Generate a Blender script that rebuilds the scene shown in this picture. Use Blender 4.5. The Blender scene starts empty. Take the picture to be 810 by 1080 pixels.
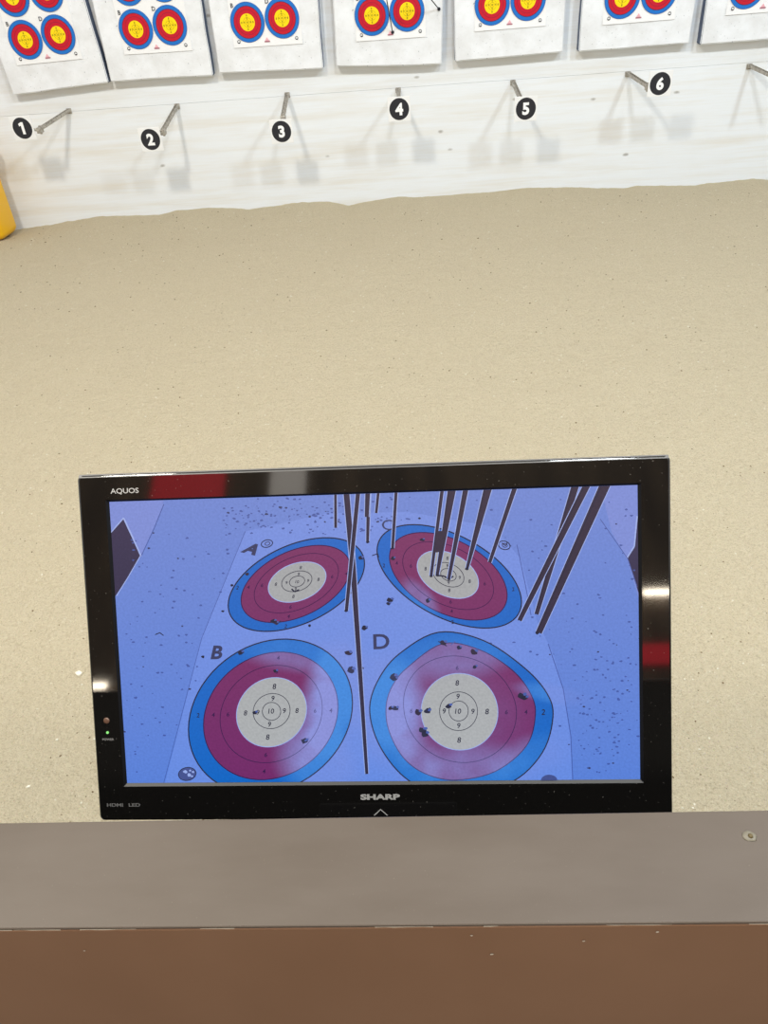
import bpy, bmesh, math, random
from mathutils import Vector, Matrix, noise
sc = bpy.context.scene
COL = sc.collection
random.seed(7)

# ------------------------------------------------------------------ helpers
def lin(r, g, b):
    f = lambda c: (c/255/12.92) if c/255 <= .04045 else ((c/255+.055)/1.055)**2.4
    return (f(r), f(g), f(b), 1)

def new_mat(name, col, rough=.6, spec=.5, metal=0):
    m = bpy.data.materials.new(name); m.use_nodes = True
    p = m.node_tree.nodes['Principled BSDF']
    p.inputs['Base Color'].default_value = col
    p.inputs['Roughness'].default_value = rough
    p.inputs['Specular IOR Level'].default_value = spec
    p.inputs['Metallic'].default_value = metal
    return m

class N:                                   # tiny node-building helper
    def __init__(s, m):
        s.t = m.node_tree; s.p = s.t.nodes.get('Principled BSDF')
    def add(s, typ, **kw):
        n = s.t.nodes.new(typ)
        for k, v in kw.items(): setattr(n, k, v)
        return n
    def link(s, a, b): s.t.links.new(a, b)
    def coords(s, scale=(1, 1, 1), kind='Object'):
        c = s.add('ShaderNodeTexCoord'); mp = s.add('ShaderNodeMapping')
        mp.inputs['Scale'].default_value = scale
        s.link(c.outputs[kind], mp.inputs['Vector']); return mp.outputs['Vector']
    def noise(s, vec, scale, detail=4, rough=.55):
        n = s.add('ShaderNodeTexNoise')
        n.inputs['Scale'].default_value = scale; n.inputs['Detail'].default_value = detail
        n.inputs['Roughness'].default_value = rough
        s.link(vec, n.inputs['Vector']); return n.outputs['Fac']
    def ramp(s, fac, stops):
        r = s.add('ShaderNodeValToRGB'); e = r.color_ramp.elements
        while len(e) < len(stops): e.new(.5)
        for el, (p, c) in zip(e, stops): el.position = p; el.color = c
        s.link(fac, r.inputs['Fac']); return r.outputs['Color']
    def mix(s, fac, a, b, mode='MIX'):
        n = s.add('ShaderNodeMix', data_type='RGBA', blend_type=mode)
        for sock, v in ((n.inputs[0], fac), (n.inputs[6], a), (n.inputs[7], b)):
            if isinstance(v, (int, float, tuple)): sock.default_value = v
            else: s.link(v, sock)
        return n.outputs[2]
    def bump(s, h, strength, dist):
        b = s.add('ShaderNodeBump'); b.inputs['Strength'].default_value = strength
        b.inputs['Distance'].default_value = dist
        s.link(h, b.inputs['Height']); s.link(b.outputs['Normal'], s.p.inputs['Normal']); return b

class MB:                                  # collects shapes of one mesh object
    def __init__(s): s.v = []; s.f = []; s.m = []; s.sm = []
    def poly(s, pts, mi=0, smooth=False):
        b = len(s.v); s.v += [tuple(p) for p in pts]
        s.f.append(tuple(range(b, b+len(pts)))); s.m.append(mi); s.sm.append(smooth)
    def faces(s, vs, fs, mi=0, smooth=False):
        b = len(s.v); s.v += [tuple(p) for p in vs]
        for f in fs: s.f.append(tuple(b+i for i in f)); s.m.append(mi); s.sm.append(smooth)
    def bm(s, bm, mi=0, smooth=False):
        bm.verts.index_update()
        s.faces([v.co[:] for v in bm.verts], [[v.index for v in f.verts] for f in bm.faces], mi, smooth); bm.free()
    def box(s, c, size, mi=0, bev=0, seg=2, rot=None):
        b = bmesh.new(); bmesh.ops.create_cube(b, size=1)
        bmesh.ops.scale(b, vec=size, verts=b.verts)
        if bev: bmesh.ops.bevel(b, geom=b.edges[:], offset=bev, segments=seg, affect='EDGES', profile=.5)
        if rot: bmesh.ops.transform(b, matrix=rot, verts=b.verts)
        bmesh.ops.translate(b, vec=c, verts=b.verts); s.bm(b, mi)
    def tube(s, p0, p1, r0, r1=None, n=14, mi=0, caps=True):
        p0 = Vector(p0); p1 = Vector(p1); r1 = r0 if r1 is None else r1
        q = (p1-p0).to_track_quat('Z', 'Y'); vs = []
        for p, r in ((p0, r0), (p1, r1)):
            for i in range(n):
                a = 2*math.pi*i/n; vs.append(p + q @ Vector((r*math.cos(a), r*math.sin(a), 0)))
        s.faces(vs, [(i, (i+1) % n, n+(i+1) % n, n+i) for i in range(n)], mi, True)
        if caps:
            s.poly(vs[:n][::-1], mi); s.poly(vs[n:], mi)
    def build(s, name, mats, parent=None):
        me = bpy.data.meshes.new(name); me.from_pydata(s.v, [], s.f)
        for m in (mats if isinstance(mats, (list, tuple)) else [mats]): me.materials.append(m)
        me.polygons.foreach_set('material_index', s.m); me.polygons.foreach_set('use_smooth', s.sm)
        me.update()
        o = bpy.data.objects.new(name, me); COL.objects.link(o)
        if parent: o.parent = parent
        return o

def tag(o, label=None, cat=None, group=None, kind=None):
    for k, v in (('label', label), ('category', cat), ('group', group), ('kind', kind)):
        if v: o[k] = v
    return o
def empty(name, loc=(0, 0, 0)):
    o = bpy.data.objects.new(name, None); COL.objects.link(o); o.location = loc; o.empty_display_size = .05; return o
def dup(root, parent=None):
    c = root.copy(); COL.objects.link(c)
    if parent: c.parent = parent
    for ch in list(root.children): dup(ch, c)
    return c

_tc = {}
def text_mesh(s, bold=0.0):                # lettering outlines, cap height about .7, centred at the origin
    k = (s, bold)
    if k not in _tc:
        cu = bpy.data.curves.new('lettering', 'FONT'); cu.body = s; cu.size = 1; cu.offset = bold
        cu.resolution_u = 4
        o = bpy.data.objects.new('lettering', cu); COL.objects.link(o)
        bpy.context.view_layer.update()
        me = bpy.data.meshes.new_from_object(o.evaluated_get(bpy.context.evaluated_depsgraph_get()))
        vs = [v.co.copy() for v in me.vertices]; fs = [tuple(p.vertices) for p in me.polygons]
        bpy.data.objects.remove(o); bpy.data.curves.remove(cu); bpy.data.meshes.remove(me)
        x0 = min(v.x for v in vs); x1 = max(v.x for v in vs); y0 = min(v.y for v in vs); y1 = max(v.y for v in vs)
        for v in vs: v.x -= (x0+x1)/2; v.y -= (y0+y1)/2
        _tc[k] = (vs, fs, x1-x0, y1-y0)
    return _tc[k]
def put_text(mb, s, fn, w=None, h=None, bold=0.0, mi=0):
    """fn maps a flat (x, y) to 3D; w / h are the wanted width / height"""
    vs, fs, tw, th = text_mesh(s, bold)
    sx = w/tw if w else h/th; sy = h/th if h else w/tw
    mb.faces([fn(v.x*sx, v.y*sy) for v in vs], fs, mi)

# ------------------------------------------------------------------ camera
P, R, YAW = math.radians(36.5), math.radians(4.7), math.radians(4.05)
fw = Vector((0, math.cos(P), -math.sin(P))); u0 = Vector((0, math.sin(P), math.cos(P))); r0 = Vector((1, 0, 0))
rt = r0*math.cos(R) - u0*math.sin(R); up = u0*math.cos(R) + r0*math.sin(R)
yz = Matrix.Rotation(YAW, 3, 'Z'); rt = yz @ rt; up = yz @ up; fw = yz @ fw
cam = bpy.data.cameras.new('camera'); co = bpy.data.objects.new('camera', cam); COL.objects.link(co)
mw = Matrix.Identity(4)
for i, ax in enumerate((rt, up, -fw)):
    for j in range(3): mw[j][i] = ax[j]
mw.translation = (0, 0, 1.5); co.matrix_world = mw
cam.sensor_fit = 'VERTICAL'; cam.sensor_height = 36; cam.lens = 36*790/1080; cam.clip_start = .02
sc.camera = co

# ------------------------------------------------------------------ materials
def wall_paint(name, base, dark):
    m = new_mat(name, base, .75, .25); n = N(m)
    v = n.coords((.35, 1, 5)); g = n.noise(v, 3.2, 6, .6)
    c = n.ramp(g, [(.3, dark), (.55, base), (.8, base)])
    v2 = n.coords((.8, 1, 22)); g2 = n.noise(v2, 4, 3, .6)
    c = n.mix(.22, c, n.ramp(g2, [(.35, dark), (.6, base)]))
    # knots of the boards showing through the paint
    vo = n.add('ShaderNodeTexVoronoi'); vo.inputs['Scale'].default_value = 1; n.link(n.coords((2.6, 1, 5.2)), vo.inputs['Vector'])
    wob = n.noise(n.coords((14, 1, 30)), 1, 3)
    ad = n.add('ShaderNodeMath', operation='MULTIPLY_ADD'); n.link(wob, ad.inputs[0]); ad.inputs[1].default_value = .09; n.link(vo.outputs['Distance'], ad.inputs[2])
    c = n.mix(n.ramp(ad.outputs[0], [(.075, (.75, .75, .75, 1)), (.115, (0, 0, 0, 1))]), c, lin(150, 145, 138))
    n.link(c, n.p.inputs['Base Color']); n.bump(g, .12, .004)
    return m
M_wall = wall_paint('white_painted_board', lin(235, 240, 246), lin(226, 225, 221))
M_wall2 = wall_paint('white_painted_upper_board', lin(235, 240, 246), lin(224, 224, 222))

M_sand = new_mat('sand', (.5, .42, .3, 1), .95, .1); n = N(M_sand)
v = n.coords()
clump = n.noise(v, 70, 5, .7); big = n.noise(v, 1.6, 5, .6); mid = n.noise(v, 16, 5, .65); fine = n.noise(v, 210, 3, .7); grain = n.noise(v, 620, 2, .7)
peb = n.add('ShaderNodeTexVoronoi'); peb.inputs['Scale'].default_value = 130; n.link(v, peb.inputs['Vector'])
c = n.ramp(big, [(.3, (.67, .545, .375, 1)), (.7, (.79, .665, .475, 1))])
c = n.mix(.45, c, n.ramp(mid, [(.33, (.59, .47, .31, 1)), (.5, (.73, .605, .43, 1)), (.66, (.83, .715, .54, 1))]))
c = n.mix(.5, c, n.ramp(clump, [(.36, (.45, .35, .22, 1)), (.5, (.73, .605, .43, 1)), (.66, (.86, .75, .575, 1))]))
c = n.mix(.6, c, n.ramp(fine, [(.33, (.30, .23, .14, 1)), (.45, (.69, .57, .40, 1)), (.60, (.77, .65, .48, 1)), (.70, (.92, .87, .76, 1))]))
c = n.mix(.4, c, n.ramp(grain, [(.3, (.36, .285, .18, 1)), (.5, (.73, .61, .44, 1)), (.7, (.84, .77, .63, 1))]))
c = n.mix(n.ramp(peb.outputs['Distance'], [(.12, (.35, .35, .35, 1)), (.2, (0, 0, 0, 1))]), c, peb.outputs['Color'], 'SOFT_LIGHT')
c = n.mix(1.0, c, (.97, 1.0, .985, 1), 'MULTIPLY')
n.link(c, n.p.inputs['Base Color'])
h = n.add('ShaderNodeMath', operation='MULTIPLY_ADD'); n.link(fine, h.inputs[0]); h.inputs[1].default_value = .45; n.link(mid, h.inputs[2])
h2 = n.add('ShaderNodeMath', operation='MULTIPLY_ADD'); n.link(clump, h2.inputs[0]); h2.inputs[1].default_value = .9; n.link(h.outputs[0], h2.inputs[2])
n.bump(h2.outputs[0], .9, .022)

M_foam = new_mat('white_foam', lin(226, 228, 231), .85, .2); n = N(M_foam)
v = n.coords(); a = n.noise(v, 7, 5, .6); sp = n.noise(v, 75, 2, .5); cr = n.noise(n.coords((1, 1, 2.5)), 16, 5, .65)
c = n.ramp(a, [(.35, lin(226, 228, 231)), (.6, lin(239, 242, 247))])
c = n.mix(n.ramp(sp, [(.26, (.8, .8, .8, 1)), (.32, (0, 0, 0, 1))]), c, lin(135, 140, 148))
n.link(c, n.p.inputs['Base Color']); n.bump(cr, .22, .004)
M_foamside = new_mat('foam_side_painted_shade', lin(108, 120, 142), .9, .2)  # shading of the board sides put into their colour
M_paper = new_mat('white_target_paper', lin(240, 241, 243), .6, .3)
M_blue = new_mat('printed_blue', lin(28, 112, 200), .5, .3)
M_red = new_mat('printed_red', lin(196, 18, 44), .5, .3)
M_yel = new_mat('printed_yellow', lin(252, 218, 8), .5, .3)
M_ink = new_mat('printed_black_ink', lin(35, 35, 45), .6, .3)
M_navy = new_mat('printed_ring_line', lin(60, 30, 70), .6, .3)
M_green = new_mat('printed_score_ink', lin(120, 115, 20), .6, .3)
M_pink = new_mat('printed_pink', lin(236, 178, 188), .6, .3)
M_plate = new_mat('white_plastic_plate', lin(238, 239, 240), .35, .5)
M_disc = new_mat('black_disc_print', lin(42, 42, 48), .5, .3)
M_digit = new_mat('white_digit_print', lin(245, 246, 248), .5, .3)
M_steel = new_mat('weathered_steel', lin(150, 145, 136), .5, .5, .35)
n = N(M_steel); g = n.noise(n.coords(), 60, 4); n.link(n.ramp(g, [(.3, lin(128, 122, 112)), (.6, lin(186, 181, 172))]), n.p.inputs['Base Color'])
M_bin = new_mat('yellow_plastic', lin(240, 185, 5), .4, .5)
M_binrim = new_mat('pale_orange_plastic_edge', lin(236, 190, 120), .45, .5)
M_shaft = new_mat('carbon_arrow_shaft', lin(38, 38, 42), .35, .5)
M_vane = new_mat('arrow_vane_plastic', lin(200, 60, 50), .5, .4)
M_crumb = new_mat('pale_crumb', lin(228, 222, 205), .9, .1)
M_crumbd = new_mat('dark_crumb', lin(120, 100, 72), .9, .1)

# brown painted counter
M_top = new_mat('taupe_painted_ledge', (.092, .072, .055, 1), .5, .35); n = N(M_top)
g = n.noise(n.coords((1, 3, 1)), 9, 5); g2 = n.noise(n.coords(), 900, 2)
c = n.ramp(g, [(.3, (.084, .064, .048, 1)), (.7, (.098, .077, .060, 1))])
c = n.mix(n.ramp(g2, [(.72, (0, 0, 0, 1)), (.8, (.5, .5, .5, 1))]), c, (.35, .3, .24, 1))
n.link(c, n.p.inputs['Base Color']); n.bump(g2, .06, .0006)
M_front = new_mat('brown_painted_panel', (.25, .138, .079, 1), .4, .4); n = N(M_front)
g = n.noise(n.coords((1, 1, .6)), 5, 4); n.link(n.ramp(g, [(.3, (.225, .122, .068, 1)), (.7, (.265, .148, .086, 1))]), n.p.inputs['Base Color'])
M_chip = new_mat('chipped_paint_edge', lin(205, 195, 178), .8, .2)
M_gap2 = new_mat('black_painted_back', lin(22, 20, 19), .9, .1)
M_gap = new_mat('dark_gap', lin(40, 27, 20), .9, .1)
M_bracket = new_mat('black_bracket_steel', lin(22, 20, 19), .5, .5, .3)
M_bezel = new_mat('black_gloss_plastic', (.006, .0055, .005, 1), .05, 1.0); n = N(M_bezel)
dust = n.noise(n.coords(), 330, 2, .5)
n.link(n.ramp(dust, [(.70, (.006, .0055, .005, 1)), (.8, (.16, .15, .13, 1))]), n.p.inputs['Base Color'])
M_case = new_mat('matt_black_casing', (.012, .012, .013, 1), .5, .4)
M_edgelit = new_mat('top_edge_painted_light', lin(92, 90, 88), .45, .4)  # light on the bezel's top edge, put into a grey
M_lip = new_mat('dull_black_lip', (.004, .004, .005, 1), .6, .2)
M_liplit = new_mat('lower_lip_painted_light', lin(66, 64, 61), .5, .3)  # light caught by the upward-facing lower lip, painted as grey
M_logo = new_mat('silver_lettering', lin(175, 172, 168), .5, .5)
M_logod = new_mat('dim_grey_lettering', lin(112, 110, 108), .5, .5)

# ------------------------------------------------------------------ setting: target wall, sand
WY = 6.0
mb = MB(); mb.box((0, WY+.06, .3), (13, .12, .898), 0, .0015)
tag(mb.build('wall_back', M_wall), kind='structure')
mb = MB(); mb.box((0, WY+.06, 1.826), (13, .12, 2.152), 0, .0015)
tag(mb.build('wall_back.001', M_wall2), kind='structure')

EDGE = [(16.7, 242.7), (50, 238), (80, 233), (107, 228), (140, 228), (167, 227), (187, 222.7), (207, 220.7), (233, 219), (240, 220),
        (263, 221), (287, 218), (310, 214), (347, 213), (367, 217), (387, 213), (420, 208), (433, 209), (490, 205), (520, 203), (556, 198.5),
        (600, 198), (626, 199), (660, 199), (670, 196.5), (698, 196), (730, 196), (755, 193), (781, 190.5), (794, 188.5), (810, 190.5)]
def wall_hit(x, y, d=WY):                  # where a line of sight meets the plane of the wall: used to read heights off the photo
    r = rt*((x-405)/790) - up*((y-540)/790) + fw
    t = d/r.y; return (r.x*t, 1.5+r.z*t)
prof = [wall_hit(*e) for e in EDGE]
def sand_edge(x):                          # height of the sand heaped against the wall
    if x <= prof[0][0]: return prof[0][1]
    for (a, za), (b, zb) in zip(prof, prof[1:]):
        if x <= b: return za+(zb-za)*(x-a)/(b-a)
    return prof[-1][1]
def sand_rag(x, y): return .006*noise.noise((x*9, y*9, 2)) + .004*noise.noise((x*23, y*23, 4))
def sand_z(x, y):
    z = .012*noise.noise((x*1.1, y*1.1, 3)) + .007*noise.noise((x*3.1, y*3.1, 9)) + .004*noise.noise((x*8, y*8, 5)) + .0022*noise.noise((x*21, y*21, 1))
    w = max(0, min(1, (y-5.45)/.5)); w = w*w*(3-2*w)
    return z*(1-w*.75) + w*(sand_edge(x)+.003+sand_rag(x, y))
nx, ny = 480, 280; X0, X1, Y0, Y1 = -5, 5, .40, 6.02
mb = MB(); vs = []; fs = []
for j in range(ny+1):
    y = Y0+(Y1-Y0)*j/ny
    for i in range(nx+1):
        x = X0+(X1-X0)*i/nx; vs.append((x, y, sand_z(x, y)))
for j in range(ny):
    for i in range(nx):
        a = j*(nx+1)+i; fs.append((a, a+1, a+nx+2, a+nx+1))
mb.faces(vs, fs, 0, True)
tag(mb.build('floor', M_sand), kind='structure')

# loose crumbs lying in the sand, far too many to count
mb = MB()
def crumb(x, y, r, mi):
    z = sand_z(x, y); b = bmesh.new(); bmesh.ops.create_icosphere(b, subdivisions=1, radius=r)
    for vv in b.verts: vv.co *= random.uniform(.65, 1.2)
    bmesh.ops.scale(b, vec=(random.uniform(.8, 1.5), random.uniform(.7, 1.2), .6), verts=b.verts)
    bmesh.ops.rotate(b, matrix=Matrix.Rotation(random.random()*6, 3, 'Z'), verts=b.verts)
    bmesh.ops.translate(b, vec=(x, y, z+r*.25), verts=b.verts); mb.bm(b, mi)
for _ in range(2600):
    y = .85+5.05*random.random()**1.35; x = random.uniform(-.55*y-.35, .5*y+.3)
    if x < -2.9 and y > 5.4: continue
    crumb(x, y, random.choice((.0016, .002, .0026, .0034))*(.55+.18*y), 0 if random.random() < .6 else 1)
for (px, py, r) in ((83, 710, .008), (95, 690, .004), (705, 486, .006), (775, 440, .004), (60, 780, .004), (30, 830, .004), (740, 640, .003)):
    d = rt*((px-405)/790) - up*((py-540)/790) + fw; t = -1.5/d.z; crumb(d.x*t, d.y*t, r, 0)
tag(mb.build('foam_crumbs', [M_crumb, M_crumbd]), 'pale foam crumbs and grit scattered over the sand floor', 'crumbs', kind='stuff')

# ------------------------------------------------------------------ target boards and sheets
def board_mesh(seed, w, h, d=.078):
    rnd = random.Random(seed); b = bmesh.new(); bmesh.ops.create_cube(b, size=1)
    bmesh.ops.scale(b, vec=(w, d, h), verts=b.verts)
    bmesh.ops.bevel(b, geom=b.edges[:], offset=.006, segments=2, affect='EDGES')
    big = [e for e in b.edges if e.calc_length() > .05 and not (abs(e.verts[0].co.y-e.verts[1].co.y) > .02)]
    bmesh.ops.subdivide_edges(b, edges=big, cuts=22, use_grid_fill=True)
    for vv in b.verts:
        p = vv.co + Vector((seed*3.1, 0, 0))
        vv.co.x += .0035*noise.noise(p*6); vv.co.z += .0045*noise.noise(p*5+Vector((9, 0, 0)))
        if vv.co.y < 0: vv.co.y += .0012*noise.noise(p*4+Vector((0, 5, 0)))
    m = MB(); b.normal_update(); b.verts.index_update(); b.faces.index_update()
    base = [v.co[:] for v in b.verts]; m.v = base
    for f in b.faces:
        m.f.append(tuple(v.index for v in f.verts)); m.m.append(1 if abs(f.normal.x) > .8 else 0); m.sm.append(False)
    b.free(); return m
def on_wall(x, y, z): return (x, y, z)
# x of the lower left corner, width, bottom z left, bottom z right
BRD = [(-2.785, .70, .884, .920), (-2.070, .72, .925, .915), (-1.306, .72, .926, .907), (-.496, .72, .915, .880),
       (.315, .725, .892, .901), (1.142, .73, .897, .897), (1.944, .72, .886, .888)]
BH = .92
btxt = ['white foam target board hanging above sign 1, at the left edge of the photo', 'white foam target board hanging above the number 2 sign',
        'white foam target board hanging above the number 3 sign', 'white foam target board with two arrows stuck in it, above the number 4 sign',
        'white foam target board hanging above the number 5 sign', 'white foam target board hanging above the number 6 sign',
        'white foam target board cut by the right edge of the photo, above the unnumbered rod']
for i, (x, w, zl, zr) in enumerate(BRD):
    o = board_mesh(i+1, w, BH).build('target_board', [M_foam, M_foamside])
    ang = math.atan2(zr-zl, w); a = Vector((x, 0, zl)); c = a + Matrix.Rotation(-ang, 3, 'Y') @ Vector((w/2, 0, BH/2))
    o.location = (c.x, 5.9585, c.z); o.rotation_euler = (0, -ang, 0)
    tag(o, btxt[i], 'target board', 'target boards along the back wall')

SW, SH = .468, .56
def ring(mb, cx, cz, r, y, mi, n=56):
    mb.poly([(cx+r*math.cos(2*math.pi*k/n), y, cz+r*math.sin(2*math.pi*k/n)) for k in range(n)], mi)
def annulus(mb, cx, cz, r, w, y, mi, n=56):
    vs = []
    for k in range(n):
        a = 2*math.pi*k/n
        vs += [(cx+(r-w/2)*math.cos(a), y, cz+(r-w/2)*math.sin(a)), (cx+(r+w/2)*math.cos(a), y, cz+(r+w/2)*math.sin(a))]
    mb.faces(vs, [(2*k, 2*k+1, (2*k+3) % (2*n), (2*k+2) % (2*n)) for k in range(n)], mi)
def sheet():
    mb = MB(); e = -.0006
    # slightly curled paper, lower edge standing off a little
    m = 10; front = []; back = []
    for j in range(m+1):
        t = j/m; z = SH*t; y = -.003*max(0, 1-t*9)
        front += [(-SW/2, y-.0012, z), (SW/2, y-.0012, z)]; back += [(-SW/2, y, z), (SW/2, y, z)]
    mb.faces(front, [(2*j, 2*j+1, 2*j+3, 2*j+2) for j in range(m)], 0)
    mb.faces(back, [(2*j+1, 2*j, 2*j+2, 2*j+3) for j in range(m)], 0)
    mb.box((0, -.0015, SH-.0005), (SW, .002, .001), 0)
    for (cx, cz, L) in ((-.120, .385, 'A'), (-.120, .140, 'B'), (.113, .392, 'C'), (.113, .150, 'D')):
        y = -.0052
        ring(mb, cx, cz, .1135, y, 1); annulus(mb, cx, cz, .1135, .0012, y-.0004, 5)
        ring(mb, cx, cz, .0905, y-.0005, 2); annulus(mb, cx, cz, .0905, .003, y-.0010, 5)
        annulus(mb, cx, cz, .071, .0012, y-.0010, 5)
        ring(mb, cx, cz, .0495, y-.0012, 3); annulus(mb, cx, cz, .027, .0013, y-.0017, 6); annulus(mb, cx, cz, .014, .0013, y-.0017, 6)
        for s, dx, dz in (('10', 0, 0), ('9', .021, 0), ('9', -.021, 0), ('9', 0, .021), ('9', 0, -.021), ('8', .038, 0), ('8', -.038, 0), ('8', 0, .038), ('8', 0, -.038)):
            put_text(mb, s, lambda a, b: (cx+dx+a, y-.002, cz+dz+b), h=.012, bold=.02, mi=6)
        put_text(mb, L, lambda a, b: (cx-.088+a, y, cz+.098+b), h=.024, bold=.01, mi=4)
    # little printer's mark at the foot of the sheet and registration marks in its corners
    mb.poly([(-.018, -.0056, .030), (.010, -.0056, .030), (-.004, -.0056, .050)], 7)
    mb.poly([(-.022, -.0060, .022), (.015, -.0060, .022), (.015, -.0060, .029), (-.022, -.0060, .029)], 8)
    for sx in (-1, 1):
        annulus(mb, sx*.196, .034, .009, .003, -.0056, 4, 14)
        mb.poly([(sx*.196-.006, -.0058, .026), (sx*.196+.006, -.0058, .026), (sx*.196+.006, -.0058, .030), (sx*.196-.006, -.0058, .030)], 4)
    return mb
M_brick = new_mat('printed_dark_pink', lin(176, 112, 128), .6, .3)
s0 = sheet().build('target_sheet', [M_paper, M_blue, M_red, M_yel, M_ink, M_navy, M_green, M_pink, M_brick])
SHT = [(-2.690, 1.067, 1.2), (-1.928, 1.074, -.6), (-1.173, 1.065, -.4), (-.345, 1.050, -.3), (.445, 1.058, .2), (1.285, 1.040, .3), (2.079, 1.042, .2)]
stxt = ['four-spot target sheet on the board above sign 1, showing most of all four spots', 'four-spot paper target sheet on the board above sign 2',
        'four-spot paper target sheet on the board above sign 3', 'four-spot target sheet above sign 4 with an arrow stuck between its lower spots',
        'four-spot paper target sheet on the board above sign 5', 'four-spot paper target sheet on the board above sign 6',
        'target sheet cut by the right edge of the photo, one spot partly showing']
for i, (x, z, a) in enumerate(SHT):
    o = s0 if i == 0 else dup(s0)
    o.location = (x+SW/2, 5.9178, z); o.rotation_euler = (0, -math.radians(a), 0)
    tag(o, stxt[i], 'target sheet', 'paper target sheets on the boards')

# arrows left in board 4
def arrow(name, p, q, label):
    p = Vector(p); q = Vector(q); d = (q-p).normalized(); tail = p+d*.72
    root = empty(name, p)
    m = MB(); m.tube(-d*.04, d*.70, .0034, mi=0); m.build('shaft', M_shaft, root)
    m = MB(); m.tube(d*.70, d*.72, .0036, .0026); m.build('nock', M_vane, root)
    u = d.cross(Vector((1, 0, 0))).normalized(); w = d.cross(u)
    for k in range(3):
        a = 2*math.pi*k/3; r = u*math.cos(a)+w*math.sin(a); s = d.cross(r)*.0005; m = MB()
        for sg in (1, -1): m.poly([d*.62+r*.003+s*sg, d*.64+r*.013+s*sg, d*.675+r*.013+s*sg, d*.685+r*.003+s*sg][::sg], 0)
        m.build('vane', M_vane, root)
    m = MB()
    m.tube((0, -.008, 0), (0, -.003, 0), .009, .011, 9); m.build('torn_hole', M_ink, root)
    tag(root, label, 'arrow', 'arrows stuck in the fourth board')
arrow('arrow', (-.099, 5.915, 1.088), (-.157, 5.40, 1.562), 'dark arrow stuck between the two lower spots of the sheet above sign 4')
arrow('arrow', (.212, 5.917, 1.197), (-.037, 5.40, 1.479), 'dark arrow stuck in the upper right of the board above sign 4, beside its sheet')

# ------------------------------------------------------------------ lane number signs on rods
def lane_sign(num, base, tip, plate, label):
    root = empty('lane_number_sign', (base[0], base[1], base[2]))
    B = Vector(base); T = Vector(tip)-B; m = MB()
    # flat-sided steel bar with two flanges
    q = T.to_track_quat('Z', 'Y').to_matrix().to_4x4(); L = T.length
    q.translation = T/2
    for (c, s) in (((0, 0, 0), (.027, .009, L+.01)), ((.0118, .007, 0), (.005, .015, L)), ((-.0118, .007, 0), (.005, .015, L))):
        b = bmesh.new(); bmesh.ops.create_cube(b, size=1); bmesh.ops.scale(b, vec=s, verts=b.verts)
        bmesh.ops.bevel(b, geom=b.edges[:], offset=.0012, segments=1, affect='EDGES')
        bmesh.ops.translate(b, vec=c, verts=b.verts); bmesh.ops.transform(b, matrix=q, verts=b.verts); m.bm(b, 0)
    m.build('rod', M_steel, root)
    m = MB(); m.box((0, -.004, 0), (.036, .008, .034), 0, .002); m.build('wall_bracket', M_steel, root)
    m = MB()
    if plate:
        c = Vector(plate)-B
        m.box((T.x, T.y+.022, T.z), (.034, .05, .036), 0, .005)
        m.tube((T.x, T.y+.03, T.z-.026), (T.x, T.y+.03, T.z+.026), .008, mi=0)
        a = Vector((T.x, T.y+.004, T.z)); e = Vector((c.x, c.y+.012, c.z)); m.tube(a, e, .008, mi=0)
        m.tube(e, (e.x, e.y-.014, e.z), .014, mi=0)
        m.build('clamp', M_steel, root)
        p = MB(); y = c.y
        p.box((c.x, y-.003, c.z), (.150, .006, .147), 0, .0015)
        ring(p, c.x, c.z, .0655, y-.0068, 1)
        if num == 1:
            p.poly([(c.x+a_, y-.0075, c.z+b_) for a_, b_ in ((.013, -.037), (.013, .037), (-.003, .037), (-.021, .027), (-.017, .012), (-.006, .016), (-.006, -.037))], 2)
        else: put_text(p, str(num), lambda a_, b_: (c.x+a_, y-.0075, c.z+b_), h=.074, bold=.045, mi=2)
        p.build('number_plate', [M_plate, M_disc, M_digit], root)
    tag(root, label, 'lane sign', 'numbered lane signs on rods')
GRP = [(1, (-2.452, 6, .755), (-2.545, 5.62, .697), (-2.640, 5.6, .722), 'white sign with black number 1 on a steel rod, at far left'),
       (2, (-1.664, 6, .736), (-1.698, 5.62, .632), (-1.782, 5.6, .599), 'white sign with black number 2 on a drooping steel rod'),
       (3, (-.866, 6, .757), (-.862, 5.62, .665), (-.878, 5.6, .592), 'white sign with black number 3 hung from a steel rod'),
       (4, (-.081, 6, .737), (-.073, 5.62, .70), (-.075, 5.6, .677), 'white sign with black number 4, its short rod showing above it'),
       (5, (.720, 6, .733), (.735, 5.62, .665), (.762, 5.6, .627), 'white sign with black number 5 below its steel rod'),
       (6, (1.508, 6, .735), (1.560, 5.62, .695), (1.622, 5.6, .718), 'white sign with black number 6 to the right of its steel rod'),
       (7, (2.328, 6, .728), (2.40, 5.62, .682), None, 'bare steel rod on the wall at the right edge, its sign out of view')]
for g in GRP: lane_sign(*g)

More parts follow.
